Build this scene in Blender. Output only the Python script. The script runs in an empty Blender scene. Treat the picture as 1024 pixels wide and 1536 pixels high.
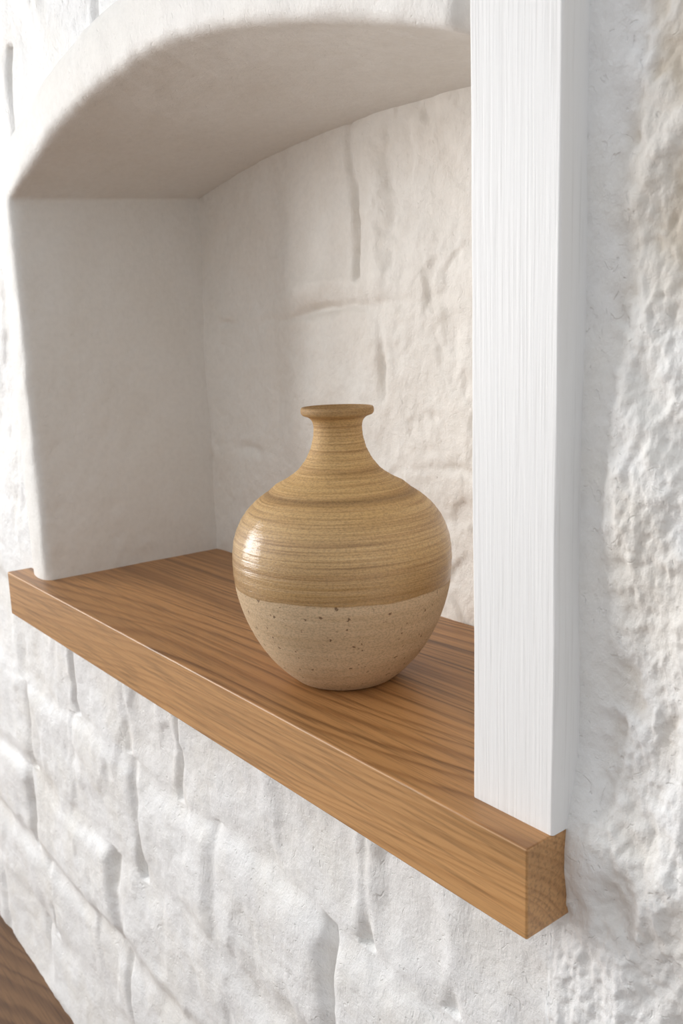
import bpy, bmesh, math, random
import numpy as np
from mathutils import Matrix, Vector

S = 0.35           # metres per layout unit
ZF = -2.60         # floor level in layout units
def P(x, y, z): return (x*S, (y-1.0)*S, (z-ZF)*S)

scene = bpy.context.scene
rng = np.random.RandomState(7)
TAB = rng.rand(256, 256)

# ------------------------------------------------------------------ noise
def vn(x, y, seed=0):
    x = np.asarray(x, float) + seed*17.37; y = np.asarray(y, float) + seed*9.71
    xi = np.floor(x).astype(int); yi = np.floor(y).astype(int)
    fx = x-xi; fy = y-yi
    fx = fx*fx*fx*(fx*(fx*6-15)+10); fy = fy*fy*fy*(fy*(fy*6-15)+10)
    a = TAB[xi % 256, yi % 256]; b = TAB[(xi+1) % 256, yi % 256]
    c = TAB[xi % 256, (yi+1) % 256]; d = TAB[(xi+1) % 256, (yi+1) % 256]
    return ((a*(1-fx)+b*fx)*(1-fy)+(c*(1-fx)+d*fx)*fy)*2-1
def fbm(x, y, seed=0, octv=4, gain=0.5):
    s = 0; a = 1; n = 0
    for i in range(octv):
        ca, sa = math.cos(i*0.9+0.5), math.sin(i*0.9+0.5)
        s = s + a*vn((x*ca-y*sa)*2**i, (x*sa+y*ca)*2**i, seed+i*3)
        n += a; a *= gain
    return s/n
def sstep(a, b, x):
    t = np.clip((x-a)/(b-a), 0, 1); return t*t*(3-2*t)
def segd(x, z, p, q):
    dx, dz = q[0]-p[0], q[1]-p[1]; L = dx*dx+dz*dz
    t = np.clip(((x-p[0])*dx+(z-p[1])*dz)/L, 0, 1)
    return np.sqrt((x-p[0]-t*dx)**2+(z-p[1]-t*dz)**2)

# ------------------------------------------------------------------ mesh helpers
def grid_mesh(name, V, mask=None, flip=False, mat=None):
    n, m, _ = V.shape
    idx = np.arange(n*m).reshape(n, m)
    a = idx[:-1, :-1]; b = idx[1:, :-1]; c = idx[1:, 1:]; d = idx[:-1, 1:]
    F = np.stack([a, b, c, d], -1) if not flip else np.stack([a, d, c, b], -1)
    F = F.reshape(-1, 4)
    if mask is not None: F = F[mask.reshape(-1)]
    used = np.unique(F); remap = -np.ones(n*m, int); remap[used] = np.arange(len(used))
    F = remap[F]; co = V.reshape(-1, 3)[used]
    me = bpy.data.meshes.new(name)
    me.vertices.add(len(co)); me.vertices.foreach_set('co', co.astype(np.float32).ravel())
    me.loops.add(F.size); me.loops.foreach_set('vertex_index', F.astype(np.int32).ravel())
    me.polygons.add(len(F))
    me.polygons.foreach_set('loop_start', np.arange(0, F.size, 4, dtype=np.int32))
    me.polygons.foreach_set('loop_total', np.full(len(F), 4, dtype=np.int32))
    me.update(calc_edges=True); me.validate()
    me.polygons.foreach_set('use_smooth', np.ones(len(me.polygons), bool))
    ob = bpy.data.objects.new(name, me); scene.collection.objects.link(ob)
    if mat: me.materials.append(mat)
    return ob

def poly_prism(name, pts_xy, z0, z1, mat, bevel=0.0):
    bm = bmesh.new()
    vs = [bm.verts.new(P(x, y, z0)) for x, y in pts_xy]
    f = bm.faces.new(vs)
    r = bmesh.ops.extrude_face_region(bm, geom=[f])
    dz = (z1-z0)*S
    for g in r['geom']:
        if isinstance(g, bmesh.types.BMVert): g.co.z += dz
    bmesh.ops.recalc_face_normals(bm, faces=bm.faces)
    me = bpy.data.meshes.new(name); bm.to_mesh(me); bm.free()
    ob = bpy.data.objects.new(name, me); scene.collection.objects.link(ob)
    me.materials.append(mat)
    if bevel:
        b = ob.modifiers.new('bevel', 'BEVEL'); b.width = bevel*S; b.segments = 4; b.limit_method = 'ANGLE'
        b.harden_normals = True
        for p in me.polygons: p.use_smooth = True
    return ob
def box(name, x0, x1, y0, y1, z0, z1, mat, bevel=0.0):
    return poly_prism(name, [(x0, y0), (x1, y0), (x1, y1), (x0, y1)], z0, z1, mat, bevel)

# ------------------------------------------------------------------ materials
def new_mat(name):
    m = bpy.data.materials.new(name); m.use_nodes = True
    nt = m.node_tree; nt.nodes.clear()
    out = nt.nodes.new('ShaderNodeOutputMaterial'); bs = nt.nodes.new('ShaderNodeBsdfPrincipled')
    nt.links.new(bs.outputs[0], out.inputs[0])
    tc = nt.nodes.new('ShaderNodeTexCoord')
    return m, nt, bs, tc
def mapping(nt, src, scale, loc=(0, 0, 0), rot=(0, 0, 0)):
    n = nt.nodes.new('ShaderNodeMapping'); n.inputs['Scale'].default_value = scale
    n.inputs['Location'].default_value = loc; n.inputs['Rotation'].default_value = rot
    nt.links.new(src, n.inputs['Vector']); return n.outputs[0]
def noise(nt, vec, scale, detail=4, rough=0.5, dist=0.0):
    n = nt.nodes.new('ShaderNodeTexNoise'); n.inputs['Scale'].default_value = scale
    n.inputs['Detail'].default_value = detail; n.inputs['Roughness'].default_value = rough
    n.inputs['Distortion'].default_value = dist
    nt.links.new(vec, n.inputs['Vector']); return n.outputs['Fac']
def ramp(nt, fac, stops):
    n = nt.nodes.new('ShaderNodeValToRGB'); cr = n.color_ramp
    while len(cr.elements) < len(stops): cr.elements.new(0.5)
    for e, (p, c) in zip(cr.elements, stops):
        e.position = p; e.color = (c[0], c[1], c[2], 1) if isinstance(c, tuple) else (c, c, c, 1)
    nt.links.new(fac, n.inputs[0]); return n.outputs[0]
def mix(nt, fac, a, b, mode='MIX'):
    n = nt.nodes.new('ShaderNodeMix'); n.data_type = 'RGBA'; n.blend_type = mode
    for s, v in ((n.inputs[0], fac), (n.inputs[6], a), (n.inputs[7], b)):
        if isinstance(v, (int, float)): s.default_value = v
        elif isinstance(v, tuple): s.default_value = (v[0], v[1], v[2], 1)
        else: nt.links.new(v, s)
    return n.outputs[2]
def mth(nt, op, a, b=0.0, c=None):
    n = nt.nodes.new('ShaderNodeMath'); n.operation = op
    for s, v in zip(n.inputs, (a, b, c)):
        if v is None: continue
        if isinstance(v, (int, float)): s.default_value = v
        else: nt.links.new(v, s)
    return n.outputs[0]
def bump(nt, h, strength, dist, prev=None):
    n = nt.nodes.new('ShaderNodeBump'); n.inputs['Strength'].default_value = strength
    n.inputs['Distance'].default_value = dist
    nt.links.new(h, n.inputs['Height'])
    if prev: nt.links.new(prev, n.inputs['Normal'])
    return n.outputs[0]

def plaster(name, c1, c2, bs_amt=1.0, fine=1.0, stops=(0.42, 0.66), attr=False):
    m, nt, bs, tc = new_mat(name); o = tc.outputs['Object']
    f = noise(nt, o, 11, 5, 0.62, 0.3)
    col = ramp(nt, f, [(stops[0], c1), (stops[1], c2)])
    if attr:   # beige patches, plus beige shadow tone painted into the hollows
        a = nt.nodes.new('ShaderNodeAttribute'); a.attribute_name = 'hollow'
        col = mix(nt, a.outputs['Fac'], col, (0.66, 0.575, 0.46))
    f2 = noise(nt, o, 170, 3, 0.6)
    col = mix(nt, 0.18, col, ramp(nt, f2, [(0.3, 0.75), (0.6, 1.0)]), 'MULTIPLY')
    nt.links.new(col, bs.inputs['Base Color']); bs.inputs['Roughness'].default_value = 0.6
    n1 = bump(nt, noise(nt, o, 55, 6, 0.62, 0.4), 0.45*bs_amt, 0.004)
    n2 = bump(nt, noise(nt, mapping(nt, o, (1, 1, 0.6)), 420, 4, 0.65), 0.55*fine, 0.0011, n1)
    sc = noise(nt, mapping(nt, o, (1, 1, 1), rot=(0.2, 0.5, 0.3)), 85, 2, 0.4, 2.5)
    n3 = bump(nt, ramp(nt, sc, [(0.27, 0.0), (0.34, 1.0)]), 0.35*fine, 0.0015, n2)
    nt.links.new(n3, bs.inputs['Normal'])
    return m
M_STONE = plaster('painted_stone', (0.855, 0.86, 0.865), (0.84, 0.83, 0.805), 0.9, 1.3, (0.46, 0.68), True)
M_PLAST = plaster('smooth_plaster', (0.82, 0.806, 0.78), (0.80, 0.78, 0.745), 0.5, 0.8)
M_BACK = plaster('niche_back_plaster', (0.86, 0.83, 0.782), (0.835, 0.79, 0.73), 0.9, 0.9)

def wood(name, light, mid, dark, line_amt=1.0, rough=0.42, freq=115, jitter=0.006, wander=0.075):
    m, nt, bs, tc = new_mat(name); o = tc.outputs['Object']
    wv = noise(nt, mapping(nt, o, (1.8, 4.5, 4.5)), 1.0, 1.5, 0.45)
    sepn = nt.nodes.new('ShaderNodeSeparateXYZ'); nt.links.new(o, sepn.inputs[0])
    y = mth(nt, 'ADD', sepn.outputs['Y'], 0.16); z = mth(nt, 'SUBTRACT', sepn.outputs['Z'], 0.46)
    x2 = mth(nt, 'MULTIPLY', sepn.outputs['X'], -0.06)
    r = mth(nt, 'SQRT', mth(nt, 'ADD', mth(nt, 'MULTIPLY', y, y), mth(nt, 'MULTIPLY', z, z)))
    r = mth(nt, 'ADD', mth(nt, 'ADD', r, x2), mth(nt, 'MULTIPLY', wv, wander))
    jit = noise(nt, mapping(nt, o, (5, 50, 50)), 1.0, 3, 0.6)
    r = mth(nt, 'ADD', r, mth(nt, 'MULTIPLY', jit, jitter))
    # years of fast and slow growth: irregular ring spacing
    n1d = nt.nodes.new('ShaderNodeTexNoise'); n1d.noise_dimensions = '1D'; n1d.inputs['Scale'].default_value = 34
    n1d.inputs['Detail'].default_value = 2; nt.links.new(r, n1d.inputs['W'])
    rr_ = mth(nt, 'ADD', r, mth(nt, 'MULTIPLY', n1d.outputs['Fac'], 0.028))
    ring = mth(nt, 'FRACT', mth(nt, 'MULTIPLY', rr_, freq))
    # each ring line gets its own strength
    per = nt.nodes.new('ShaderNodeTexWhiteNoise'); per.noise_dimensions = '1D'
    nt.links.new(mth(nt, 'FLOOR', mth(nt, 'MULTIPLY', rr_, freq)), per.inputs['W'])
    base = ramp(nt, ring, [(0.0, mid), (0.12, light), (0.60, light), (0.88, mid), (1.0, mid)])
    lines = ramp(nt, ring, [(0.45, 1.0), (0.92, 0.0), (0.95, 0.0), (1.0, 1.0)])
    msk = noise(nt, mapping(nt, o, (2.2, 16, 16), loc=(3, 1, 2)), 1.0, 3, 0.6)
    mskr = ramp(nt, msk, [(0.38, 0.25*line_amt), (0.60, 1.0*line_amt)])
    inv = mth(nt, 'SUBTRACT', 1.0, lines)
    amt = mth(nt, 'MULTIPLY', mskr, mth(nt, 'ADD', mth(nt, 'MULTIPLY', per.outputs['Value'], 0.85), 0.1))
    col = mix(nt, mth(nt, 'MULTIPLY', inv, amt), base, dark)
    pores = noise(nt, mapping(nt, o, (14, 420, 420)), 1.0, 4, 0.65)
    col = mix(nt, 0.7, col, ramp(nt, pores, [(0.34, 0.54), (0.54, 1.0)]), 'MULTIPLY')
    broad = noise(nt, mapping(nt, o, (2.5, 26, 26)), 1.0, 3, 0.5)
    col = mix(nt, 0.45, col, ramp(nt, broad, [(0.35, 0.62), (0.65, 1.0)]), 'MULTIPLY')
    nt.links.new(col, bs.inputs['Base Color'])
    bs.inputs['Roughness'].default_value = rough
    n1 = bump(nt, pores, 0.3, 0.0006)
    nt.links.new(n1, bs.inputs['Normal'])
    return m
M_WOOD = wood('oak_board_top', (0.52, 0.26, 0.095), (0.43, 0.20, 0.068), (0.085, 0.034, 0.012), 1.0)
M_WOODF = wood('oak_board_edge', (0.57, 0.31, 0.127), (0.51, 0.267, 0.104), (0.28, 0.13, 0.045), 0.55, freq=190, jitter=0.0015, wander=0.045)
M_FLOOR = wood('floor_wood', (0.20, 0.105, 0.048), (0.15, 0.076, 0.035), (0.07, 0.03, 0.014), 0.6, 0.5)

def painted_wood(name):
    m, nt, bs, tc = new_mat(name); o = tc.outputs['Object']
    g = noise(nt, mapping(nt, o, (560, 560, 10)), 1.0, 4, 0.6, 0.3)
    g2 = noise(nt, mapping(nt, o, (160, 160, 4)), 1.0, 3, 0.6, 0.2)
    col = ramp(nt, g, [(0.30, (0.79, 0.79, 0.79)), (0.46, (0.875, 0.878, 0.882))])
    nt.links.new(col, bs.inputs['Base Color']); bs.inputs['Roughness'].default_value = 0.5
    n1 = bump(nt, g, 0.6, 0.0006); n2 = bump(nt, g2, 0.25, 0.0008, n1)
    nt.links.new(n2, bs.inputs['Normal']); return m
M_POST = painted_wood('white_painted_wood')

# ------------------------------------------------------------------ niche outline
XL, XR = -2.860, -0.945
ZB = -0.7465
def arch_z(x, front=True):
    c = (XL+XR)/2; hw = (XR-XL)/2
    spring, rise = (0.458, 0.185) if front else (0.503, 0.082)
    R = (hw*hw+rise*rise)/(2*rise)
    z = spring+rise-R+math.sqrt(max(R*R-(x-c)**2, 0))
    if front: z -= 0.044*float(sstep(-2.05, -1.25, x))
    return z
def outline():
    pts = []
    for z in np.linspace(ZB-0.06, 0.45, 150)[:-1]: pts.append(('L', XL, z))
    for x in np.linspace(XL+0.004, XR-0.004, 230): pts.append(('A', x, None))
    for z in np.linspace(0.45, ZB-0.06, 60)[1:]: pts.append(('R', XR, z))
    return pts
OUT = outline()

prof = [(0.20, 1.075), (0.175, 1.05), (0.165, 1.025), (0.15, 1.008), (0.13, 1.000), (0.10, 0.996), (0.07, 0.994), (0.045, 0.994),
        (0.03, 0.995), (0.018, 0.997), (0.009, 1.002), (0.003, 1.009), (0.0, 1.020)]
for y in np.linspace(1.034, 1.66, 80): prof.append((0.0, y))
def opos(i, y):
    k, x, z = OUT[i]
    t = min(max((y-1.0)/0.648, 0), 1)
    if k == 'A': z = arch_z(x, True)*(1-t)+arch_z(x, False)*t
    else:
        s0 = arch_z(x, True)*(1-t)+arch_z(x, False)*t
        z = ZB-0.06+(z-(ZB-0.06))*(s0-(ZB-0.06))/(0.45-(ZB-0.06))
    return np.array([x, z])
n = len(OUT); V = np.zeros((n, len(prof), 3))
F0 = np.array([opos(i, 1.0) for i in range(n)])
T = np.gradient(F0, axis=0)
N = np.stack([-T[:, 1], T[:, 0]], 1); N /= np.linalg.norm(N, axis=1, keepdims=True)+1e-9
for _ in range(10):
    N2 = N.copy(); N2[1:-1] = (N[:-2]+N[1:-1]+N[2:])/3; N = N2
N /= np.linalg.norm(N, axis=1, keepdims=True)
arc = np.concatenate([[0], np.cumsum(np.linalg.norm(np.diff(F0, axis=0), axis=1))])
for j, (off, y) in enumerate(prof):
    for i in range(n):
        p = opos(i, y)
        x, z = p+N[i]*off
        yy = y
        if OUT[i][0] != 'L' and y < 1.1:
            yy = max(y, y+0.04*float(sstep(-1.00, -0.955, F0[i, 0])))
            if F0[i, 0] > -1.10: x = min(x, -0.90)
        V[i, j] = (x, yy, z)
dn = 0.007*fbm(arc[:, None]*4+0*V[:, :, 1], V[:, :, 1]*5, 3, 4)+0.005*vn(arc[:, None]*1.7, V[:, :, 1]*2, 9)+0.0020*fbm(arc[:, None]*22, V[:, :, 1]*22, 13, 3)
fade = sstep(0.0, 0.3, 1.66-V[:, :, 1])*0.7+0.3
for a in (0, 1):
    V[:, :, 0 if a == 0 else 2] += (dn*fade)*N[:, a][:, None]
V[:, :, 1] += 0.007*fbm(arc[:, None]*7, V[:, :, 1]*0+np.array([p[0] for p in prof])[None, :]*14, 21, 4)*(V[:, :, 1] < 1.05)
W = np.stack([V[..., 0]*S, (V[..., 1]-1)*S, (V[..., 2]-ZF)*S], -1)
grid_mesh('wall_niche_reveal', W, mat=M_PLAST)

# niche back
xs = np.arange(-3.05, -0.70, 0.006); zs = np.arange(-0.88, 0.80, 0.006)
X, Z = np.meshgrid(xs, zs, indexing='ij')
wx = X+0.03*fbm(X*5, Z*5, 31); wz = Z+0.03*fbm(X*5, Z*5, 32)
h = 0.020*fbm(X*2.2, Z*2.2, 40, 3)+0.007*fbm(X*8, Z*8, 44, 4)+0.0028*fbm(X*30, Z*26, 47, 3)
for p, q, d, w in [((-2.03, 0.70), (-2.00, 0.17), .019, .013), ((-2.75, 0.07), (-1.2, 0.10), .018, .014), ((-1.89, 0.09), (-1.90, -0.35), .017, .014),
                   ((-2.45, 0.07), (-2.42, -0.35), .006, .016), ((-2.8, -0.36), (-1.0, -0.34), .012, .016), ((-1.45, 0.6), (-1.42, 0.1), .016, .016),
                   ((-1.5, -0.35), (-1.5, -0.8), .014, .018), ((-2.2, -0.35), (-2.2, -0.8), .008, .018)]:
    dd = segd(wx, wz, p, q)
    h -= d*np.exp(-(dd/w)**2)*np.clip(0.65+0.8*vn(X*7, Z*7, 60), 0, 1.3)
h += 0.014*np.exp(-(segd(wx, wz, (-1.93, 0.5), (-1.90, 0.16))/0.045)**2)
h += 0.010*np.exp(-(segd(wx, wz, (-2.3, 0.14), (-1.3, 0.16))/0.04)**2)*(0.5+vn(X*5, Z*5, 66))
pt = fbm(X*6, Z*5, 91, 4); h -= 0.007*sstep(0.10, 0.34, pt)*sstep(-2.3, -1.7, X)
Y = 1.648-h
W = np.stack([X*S, (Y-1)*S, (Z-ZF)*S], -1)
grid_mesh('wall_niche_back', W, mat=M_BACK)

# ------------------------------------------------------------------ front stone wall
xs = np.concatenate([np.arange(-8.2, -3.3, 0.018), np.arange(-3.3, -1.6, 0.0075), np.arange(-1.6, -0.82, 0.006), np.arange(-0.82, -0.50, 0.0026), np.arange(-0.50, 1.2, 0.018)])
zs = np.concatenate([np.arange(-2.75, -1.9, 0.011), np.arange(-1.9, -1.3, 0.0055), np.arange(-1.3, 0.5, 0.0040), np.arange(0.5, 0.95, 0.0055), np.arange(0.95, 2.4, 0.02)])
X, Z = np.meshgrid(xs, zs, indexing='ij')
wx = X+0.030*fbm(X*3.5, Z*3.5, 1, 3)+0.003*vn(X*22, Z*22, 5)
wz = Z+0.042*fbm(X*2.5, Z*3.5, 2, 3)+0.003*vn(X*22, Z*22, 6)
courses = [-2.9, -2.62, -2.28, -1.95, -1.60, -1.215, -0.86, -0.50, -0.16, 0.18, 0.55, 0.90, 1.25, 1.62, 2.0, 2.5]
rowoff = [0, .004, -.003, .008, .005, -.010, 0, .004, -.004, .003, -.003, 0, .004, 0, 0]
rr = random.Random(3)
joints = {}
for r in range(len(courses)-1):
    x = -8.8+rr.random()*0.3; L = []
    while x < 1.5: L.append(x); x += 0.50+0.32*rr.random()
    joints[r] = L
joints[5] = [-8.5, -8.0, -7.4, -6.8, -6.2, -5.7, -5.2, -4.6, -4.1, -3.75, -3.35, -2.80, -2.42, -2.10, -1.66, -1.30, -1.05, -0.60, -0.1, 0.4, 0.9, 1.4]
joints[4] = [-8.5, -8.0, -7.4, -6.8, -6.1, -5.6, -5.1, -4.7, -4.2, -3.8, -3.3, -2.85, -2.39, -1.90, -1.42, -0.95, -0.45, 0.1, 0.6, 1.1, 1.5]
ctop = np.array(courses)
row = np.clip(np.searchsorted(ctop, wz)-1, 0, len(courses)-2)
dh = np.minimum(wz-ctop[row], ctop[row+1]-wz)
H = np.zeros_like(X); dv = np.full_like(X, 9.0)
for r in range(len(courses)-1):
    m = row == r
    if not m.any(): continue
    J = np.array(joints[r]); xm = wx[m]
    c = np.clip(np.searchsorted(J, xm)-1, 0, len(J)-2)
    dv[m] = np.minimum(np.abs(xm-J[c]), np.abs(J[c+1]-xm))
    a = np.array([rr.uniform(-1, 1) for _ in J]); b = np.array([rr.uniform(-1, 1) for _ in J])
    cx = (J[c]+J[c+1])/2; zc = (courses[r]+courses[r+1])/2
    H[m] = rowoff[r]+0.008*a[c]+0.038*b[c]*(xm-cx)+0.03*a[(c+1) % len(J)]*(wz[m]-zc)
edge_h = 1-np.exp(-(dh/0.048)**2); edge_v = 1-np.exp(-(dv/0.034)**2)
H = H*edge_h*edge_v
right = sstep(-0.86, -0.78, X)
jv = np.clip(0.50+1.1*vn(X*2.6, Z*4.1, 12), 0.0, 1.3)
jh = np.clip(0.40+0.9*vn(X*2.3, Z*3.1, 13), 0.0, 1.0)
H -= 0.015*(1-edge_h)*jh*(1-0.5*right)
H -= 0.021*np.exp(-(dv/0.018)**2)*jv*(1-0.4*right)
H += (0.013*fbm(X*3.0, Z*3.0, 51, 3)+0.0050*fbm(X*10, Z*9, 55, 3)+0.0020*fbm(X*34, Z*30, 58, 3))
pt = fbm(X*4.5, Z*3.6, 71, 3)
H -= 0.007*sstep(0.10, 0.40, pt)
# rugged stone right of the post
up = sstep(-1.0, -0.1, Z)
r1 = 1-np.abs(fbm(X*14, Z*6.5, 81, 4))*2
r2 = fbm(X*24, Z*18, 85, 5, 0.62)
crev = fbm(X*11+3, Z*4.0, 88, 4)
cr = np.exp(-(crev/0.07)**2)*sstep(0.0, 0.30, vn(X*4, Z*3, 97)+0.2)*(0.25+0.75*up)
ra = 0.90
H += ra*right*(0.008*(r1-0.7)+0.011*r2+0.017*fbm(X*7, Z*5, 95, 3)-0.024*cr)
H += right*0.0028*fbm(X*70, Z*60, 99, 3)
near = 1-sstep(0.0, 0.10, np.maximum(np.abs(X-(XL+XR)/2)-(XR-XL)/2-0.17, 0)+np.maximum(0, Z-0.75)+np.maximum(0, ZB-0.1-Z))
H *= (1-0.45*near*(1-right))
strip = right*(1-sstep(-0.760, -0.705, X+0.012*vn(Z*5, Z*0, 14)))*sstep(-0.95, -0.8, Z)
H = H*(1-0.8*strip)
base = 1.028+0.028*right*sstep(-0.80, -0.6, Z)
Y = np.minimum(base-H, 1.10)
Y = np.maximum(Y, 0.97)
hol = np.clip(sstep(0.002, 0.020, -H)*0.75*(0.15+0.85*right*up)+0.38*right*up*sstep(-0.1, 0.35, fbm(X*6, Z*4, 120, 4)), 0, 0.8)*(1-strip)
xc = 0.25*(X[:-1, :-1]+X[1:, :-1]+X[:-1, 1:]+X[1:, 1:]); zc = 0.25*(Z[:-1, :-1]+Z[1:, :-1]+Z[:-1, 1:]+Z[1:, 1:])
az = np.vectorize(lambda x: arch_z(min(max(x, XL), XR)))(xc[:, 0])[:, None]
inside = (xc > XL-0.12) & (xc < XR+0.02) & (zc < az+0.11) & (zc > -0.83)
W = np.stack([X*S, (Y-1)*S, (Z-ZF)*S], -1)
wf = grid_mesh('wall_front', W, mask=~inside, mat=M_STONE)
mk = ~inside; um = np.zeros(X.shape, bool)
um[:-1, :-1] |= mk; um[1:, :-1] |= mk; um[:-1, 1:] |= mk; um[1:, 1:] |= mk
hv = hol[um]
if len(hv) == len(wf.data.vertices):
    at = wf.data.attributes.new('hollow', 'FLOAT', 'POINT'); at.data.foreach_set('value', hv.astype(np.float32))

# ------------------------------------------------------------------ post
bm = bmesh.new()
x0, x1, y0, y1, z0, z1 = -0.949, -0.786, 1.0, 1.13, ZB, 2.4
vs = [bm.verts.new(P(x, y, z)) for z in (z0, z1) for x, y in ((x0, y0), (x1, y0), (x1, y1), (x0, y1))]
for f in ((4, 5, 6, 7), (0, 1, 5, 4), (1, 2, 6, 5), (2, 3, 7, 6), (3, 0, 4, 7)):
    bm.faces.new([vs[i] for i in f])
bmesh.ops.bevel(bm, geom=[e for e in bm.edges if abs(e.verts[0].co.z-e.verts[1].co.z) > 0.1], offset=0.005*S, segments=4, profile=0.5, affect='EDGES')
for z in np.arange(ZB+0.03, 2.35, 0.04):
    bmesh.ops.bisect_plane(bm, geom=list(bm.verts)+list(bm.edges)+list(bm.faces), plane_co=P(0, 0, z), plane_no=(0, 0, 1))
for v in bm.verts:
    z = v.co.z
    v.co.x += 0.0011*S*float(vn(z*12, v.co.y*3, 3))+0.0006*S*float(vn(z*50, v.co.x*30, 8))
bmesh.ops.recalc_face_normals(bm, faces=bm.faces)
me = bpy.data.meshes.new('trim_post'); bm.to_mesh(me); bm.free()
for p in me.polygons: p.use_smooth = True
me.materials.append(M_POST)
post = bpy.data.objects.new('trim_1', me); scene.collection.objects.link(post)
post.modifiers.new('wn', 'WEIGHTED_NORMAL')

# ------------------------------------------------------------------ shelf
shelf = poly_prism('wooden_shelf', [(-3.093, 0.9437), (-0.788, 0.9437), (-0.788, 1.07), (-0.93, 1.07), (-0.93, 1.655),
                    (-2.88, 1.655), (-2.88, 1.07), (-3.093, 1.07)], ZB-0.151, ZB, M_WOOD, 0.0045)
shelf.data.materials.append(M_WOODF)
for p in shelf.data.polygons:
    if abs(p.normal.z) < 0.5: p.material_index = 1

# ------------------------------------------------------------------ vase
ctrl = [(0.0, 0.0), (0.085, 0.0), (0.108, 0.002), (0.121, 0.010), (0.145, 0.032), (0.172, 0.063), (0.197, 0.102), (0.219, 0.150), (0.234, 0.200),
        (0.2405, 0.245), (0.2415, 0.285), (0.2365, 0.325), (0.223, 0.360), (0.202, 0.390), (0.174, 0.415), (0.145, 0.436), (0.116, 0.453),
        (0.094, 0.468), (0.077, 0.487), (0.065, 0.507), (0.0570, 0.528), (0.0525, 0.550), (0.052, 0.566), (0.055, 0.578), (0.063, 0.586),
        (0.0735, 0.590), (0.0780, 0.595), (0.0785, 0.602), (0.0768, 0.6065), (0.0735, 0.607), (0.070, 0.602), (0.060, 0.586), (0.050, 0.570), (0.047, 0.54),
        (0.050, 0.51), (0.065, 0.48), (0.10, 0.445), (0.16, 0.41), (0.21, 0.35), (0.225, 0.28), (0.215, 0.19), (0.18, 0.10), (0.12, 0.03), (0.0, 0.02)]
pts = []
for i in range(len(ctrl)-1):
    p0 = ctrl[max(i-1, 0)]; p1 = ctrl[i]; p2 = ctrl[i+1]; p3 = ctrl[min(i+2, len(ctrl)-1)]
    for t in np.arange(0, 1, 1/8):
        q = [0.5*((2*p1[k])+(-p0[k]+p2[k])*t+(2*p0[k]-5*p1[k]+4*p2[k]-p3[k])*t*t+(-p0[k]+3*p1[k]-3*p2[k]+p3[k])*t**3) for k in (0, 1)]
        pts.append((max(q[0], 0.0), q[1], i))
pts.append((0.0, 0.02, 99))
NS = 160
V = np.zeros((len(pts), NS+1, 3))
th = np.linspace(0, 2*math.pi, NS+1)
for j, (r, hh, i) in enumerate(pts):
    ridge = 0
    if 4 < i < 22:
        ka = float(sstep(0.20, 0.26, hh))*0.8+0.2
        ridge = ka*(0.00028*math.sin(hh*2*math.pi/0.021+1.5*math.sin(hh*30))+0.0003*math.sin(hh*2*math.pi/0.0093))
        ridge -= 0.0030*math.exp(-((hh-0.425)/0.006)**2)
        ridge += 0.0016*math.exp(-((hh-0.440)/0.006)**2)
    rr_ = r+ridge+(0.0012*np.sin(th*2+hh*3) if r > 0.02 else 0)
    V[j, :, 0] = rr_*np.cos(th)*S; V[j, :, 1] = rr_*np.sin(th)*S; V[j, :, 2] = hh*S

m, nt, bs, tc = new_mat('stoneware_glaze'); o = tc.outputs['Object']
sep = nt.nodes.new('ShaderNodeSeparateXYZ'); nt.links.new(o, sep.inputs[0])
z = sep.outputs['Z']
wob = noise(nt, o, 28, 3, 0.5)
edge = mth(nt, 'ADD', z, mth(nt, 'MULTIPLY', wob, 0.004))
gl = nt.nodes.new('ShaderNodeMapRange'); gl.interpolation_type = 'SMOOTHSTEP'
gl.inputs['From Min'].default_value = 0.0815; gl.inputs['From Max'].default_value = 0.0830
nt.links.new(edge, gl.inputs['Value']); glf = gl.outputs[0]
st1 = noise(nt, mapping(nt, o, (9, 9, 800)), 1.0, 5, 0.7, 0.15)
st2 = noise(nt, mapping(nt, o, (4, 4, 170)), 1.0, 3, 0.55, 0.2)
gcol = ramp(nt, st1, [(0.34, (0.40, 0.235, 0.085)), (0.50, (0.58, 0.36, 0.145)), (0.66, (0.67, 0.445, 0.205))])
gcol = mix(nt, 0.45, gcol, ramp(nt, st2, [(0.36, (0.58, 0.46, 0.34)), (0.50, (1, 1, 1))]), 'MULTIPLY')
low = nt.nodes.new('ShaderNodeMapRange'); low.inputs['From Min'].default_value = 0.083; low.inputs['From Max'].default_value = 0.112
low.inputs['To Min'].default_value = 0.5; low.inputs['To Max'].default_value = 0.0
nt.links.new(z, low.inputs['Value'])
gcol = mix(nt, low.outputs[0], gcol, (0.36, 0.205, 0.072))
gv = mth(nt, 'ABSOLUTE', mth(nt, 'SUBTRACT', z, 0.1485))
gcol = mix(nt, ramp(nt, mth(nt, 'MULTIPLY', gv, 100), [(0.0, 0.7), (0.30, 0.0)]), gcol, (0.20, 0.10, 0.032))
body = ramp(nt, noise(nt, mapping(nt, o, (10, 10, 160)), 1.0, 4, 0.6), [(0.3, (0.58, 0.41, 0.24)), (0.62, (0.68, 0.505, 0.32))])
spk = noise(nt, o, 230, 2, 0.5)
body = mix(nt, ramp(nt, spk, [(0.67, 0.0), (0.72, 0.8)]), body, (0.15, 0.075, 0.035))
col = mix(nt, glf, body, gcol)
rimf = nt.nodes.new('ShaderNodeMapRange'); rimf.inputs['From Min'].default_value = 0.203; rimf.inputs['From Max'].default_value = 0.209
rimf.inputs['To Max'].default_value = 0.5; nt.links.new(z, rimf.inputs['Value'])
col = mix(nt, rimf.outputs[0], col, (0.26, 0.14, 0.055))
gr = noise(nt, mapping(nt, o, (1, 1, 1.6)), 560, 3, 0.65)
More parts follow.
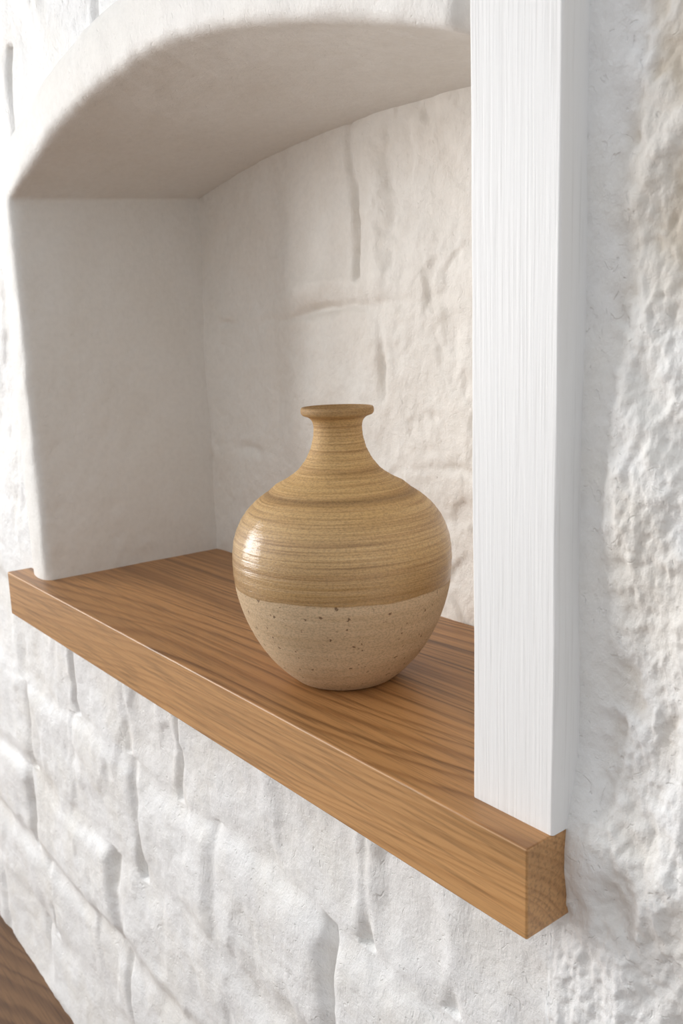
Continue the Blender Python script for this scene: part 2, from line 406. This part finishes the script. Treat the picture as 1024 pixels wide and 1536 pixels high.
col = mix(nt, 0.65, col, ramp(nt, gr, [(0.36, 0.60), (0.56, 1.0)]), 'MULTIPLY')
nt.links.new(col, bs.inputs['Base Color'])
rg_ = nt.nodes.new('ShaderNodeMapRange'); rg_.inputs['To Min'].default_value = 0.75; rg_.inputs['To Max'].default_value = 0.50
nt.links.new(glf, rg_.inputs['Value'])
up_ = nt.nodes.new('ShaderNodeMapRange'); up_.inputs['From Min'].default_value = 0.125; up_.inputs['From Max'].default_value = 0.150
up_.inputs['To Max'].default_value = 0.2; nt.links.new(z, up_.inputs['Value'])
nt.links.new(mth(nt, 'ADD', rg_.outputs[0], up_.outputs[0]), bs.inputs['Roughness'])
cw = nt.nodes.new('ShaderNodeMapRange'); cw.inputs['From Min'].default_value = 0.122; cw.inputs['From Max'].default_value = 0.146
cw.inputs['To Min'].default_value = 0.62; cw.inputs['To Max'].default_value = 0.03; nt.links.new(z, cw.inputs['Value'])
nt.links.new(mth(nt, 'MULTIPLY', cw.outputs[0], glf), bs.inputs['Coat Weight'])
bs.inputs['Coat Roughness'].default_value = 0.11; bs.inputs['Coat IOR'].default_value = 1.5
n1 = bump(nt, st1, 0.55, 0.0006); n2 = bump(nt, gr, 0.6, 0.0005, n1)
n2 = bump(nt, glf, 0.5, 0.0005, n2)
nt.links.new(n2, bs.inputs['Normal'])
cst = noise(nt, mapping(nt, o, (12, 12, 420)), 1.0, 3, 0.6)
cn = bump(nt, cst, 0.9, 0.0008); cn = bump(nt, gr, 0.15, 0.0004, cn); nt.links.new(cn, bs.inputs['Coat Normal'])
vase = grid_mesh('ceramic_vase', V, flip=True, mat=m)
bm = bmesh.new(); bm.from_mesh(vase.data); bmesh.ops.remove_doubles(bm, verts=bm.verts, dist=1e-6)
bmesh.ops.recalc_face_normals(bm, faces=bm.faces); bm.to_mesh(vase.data); bm.free()
for p in vase.data.polygons: p.use_smooth = True
vase.location = P(-1.530, 1.196, ZB+0.0005); vase.rotation_euler = (0, 0, 0.6)

# ------------------------------------------------------------------ floor, side wall with window
box('floor', -8.2, 3.0, -9.0, 1.3, ZF-0.1, ZF, M_FLOOR)
WX = -8.2
wy0, wy1, wz0, wz1 = -6.2, -1.7, -1.1, 2.7
wl = bpy.data.objects.new('wall_left', None); scene.collection.objects.link(wl)
for i, a in enumerate([(-9.0, wy0, ZF-.1, 4.5), (wy1, 1.3, ZF-.1, 4.5), (wy0, wy1, ZF-.1, wz0), (wy0, wy1, wz1, 4.5)]):
    o_ = box('wall_left_part_%d' % (i+1), WX-0.35, WX, *a, M_PLAST); o_.parent = wl
win = bpy.data.objects.new('window_1', None); scene.collection.objects.link(win)
bars = []
for k in range(3):
    y = wy0+(wy1-wy0)*k/2; w = 0.12 if k in (0, 2) else 0.40
    bars.append((y-w if k == 2 else (y if k == 0 else y-w/2), y if k == 2 else (y+w if k == 0 else y+w/2), wz0, wz1))
for k in range(4):
    zz = wz0+(wz1-wz0)*k/3; w = 0.14
    bars.append((wy0, wy1, zz if k == 0 else (zz-w if k == 3 else zz-w/2), zz+w if k == 0 else (zz if k == 3 else zz+w/2)))
for i, a in enumerate(bars):
    o_ = box('window_bar_%d' % (i+1), WX-0.25, WX-0.17, a[0], a[1], a[2], a[3], M_POST, 0.01); o_.parent = win

# ------------------------------------------------------------------ lights
def area(nm, loc, target, sx, sy, power, col):
    l = bpy.data.lights.new(nm, 'AREA'); l.shape = 'RECTANGLE'; l.size = sx; l.size_y = sy; l.energy = power; l.color = col
    ob = bpy.data.objects.new(nm, l); scene.collection.objects.link(ob); ob.location = loc
    d = Vector(target)-Vector(loc); ob.rotation_euler = d.to_track_quat('-Z', 'Y').to_euler(); return ob
cy = (wy0+wy1)/2; cz = (wz0+wz1)/2
area('daylight_window', P(WX-0.45, cy, cz), P(0, cy, cz), 4.7*S, 4.0*S, 128, (1.0, 0.993, 0.98))
# soft room light, brighter towards the window side of the room
w = bpy.data.worlds.new('room_ambient'); scene.world = w; w.use_nodes = True
nt = w.node_tree; bg = nt.nodes['Background']; tcw = nt.nodes.new('ShaderNodeTexCoord')
sx = nt.nodes.new('ShaderNodeSeparateXYZ'); nt.links.new(tcw.outputs['Generated'], sx.inputs[0])
mr = nt.nodes.new('ShaderNodeMapRange'); mr.inputs['From Min'].default_value = -0.6; mr.inputs['From Max'].default_value = 0.9
mr.inputs['To Min'].default_value = 0.98; mr.inputs['To Max'].default_value = 0.60
nt.links.new(sx.outputs['X'], mr.inputs['Value']); nt.links.new(mr.outputs[0], bg.inputs[1])
bg.inputs[0].default_value = (0.975, 0.99, 1.0, 1)

# ------------------------------------------------------------------ camera
cx = Vector((0.6213, 0.7829, -0.0332)); cu = Vector((-0.1267, 0.1421, 0.9817)); cb = Vector((0.7733, -0.6057, 0.1875))
cx.normalize(); cb = cx.cross(cu).normalized(); cu = cb.cross(cx)
M = Matrix(((cx.x, cu.x, cb.x, 0), (cx.y, cu.y, cb.y, 0), (cx.z, cu.z, cb.z, 0), (0, 0, 0, 1)))
cd = bpy.data.cameras.new('camera'); cam = bpy.data.objects.new('camera', cd); scene.collection.objects.link(cam)
cam.matrix_world = Matrix.Translation(P(0, 0, 0)) @ M
cd.sensor_fit = 'VERTICAL'; cd.sensor_height = 36; cd.lens = 1343/1536*36
cd.clip_start = 0.01
cd.dof.use_dof = True; cd.dof.focus_distance = 1.72*S; cd.dof.aperture_fstop = 17.0
scene.camera = cam
scene.view_settings.view_transform = 'Standard'
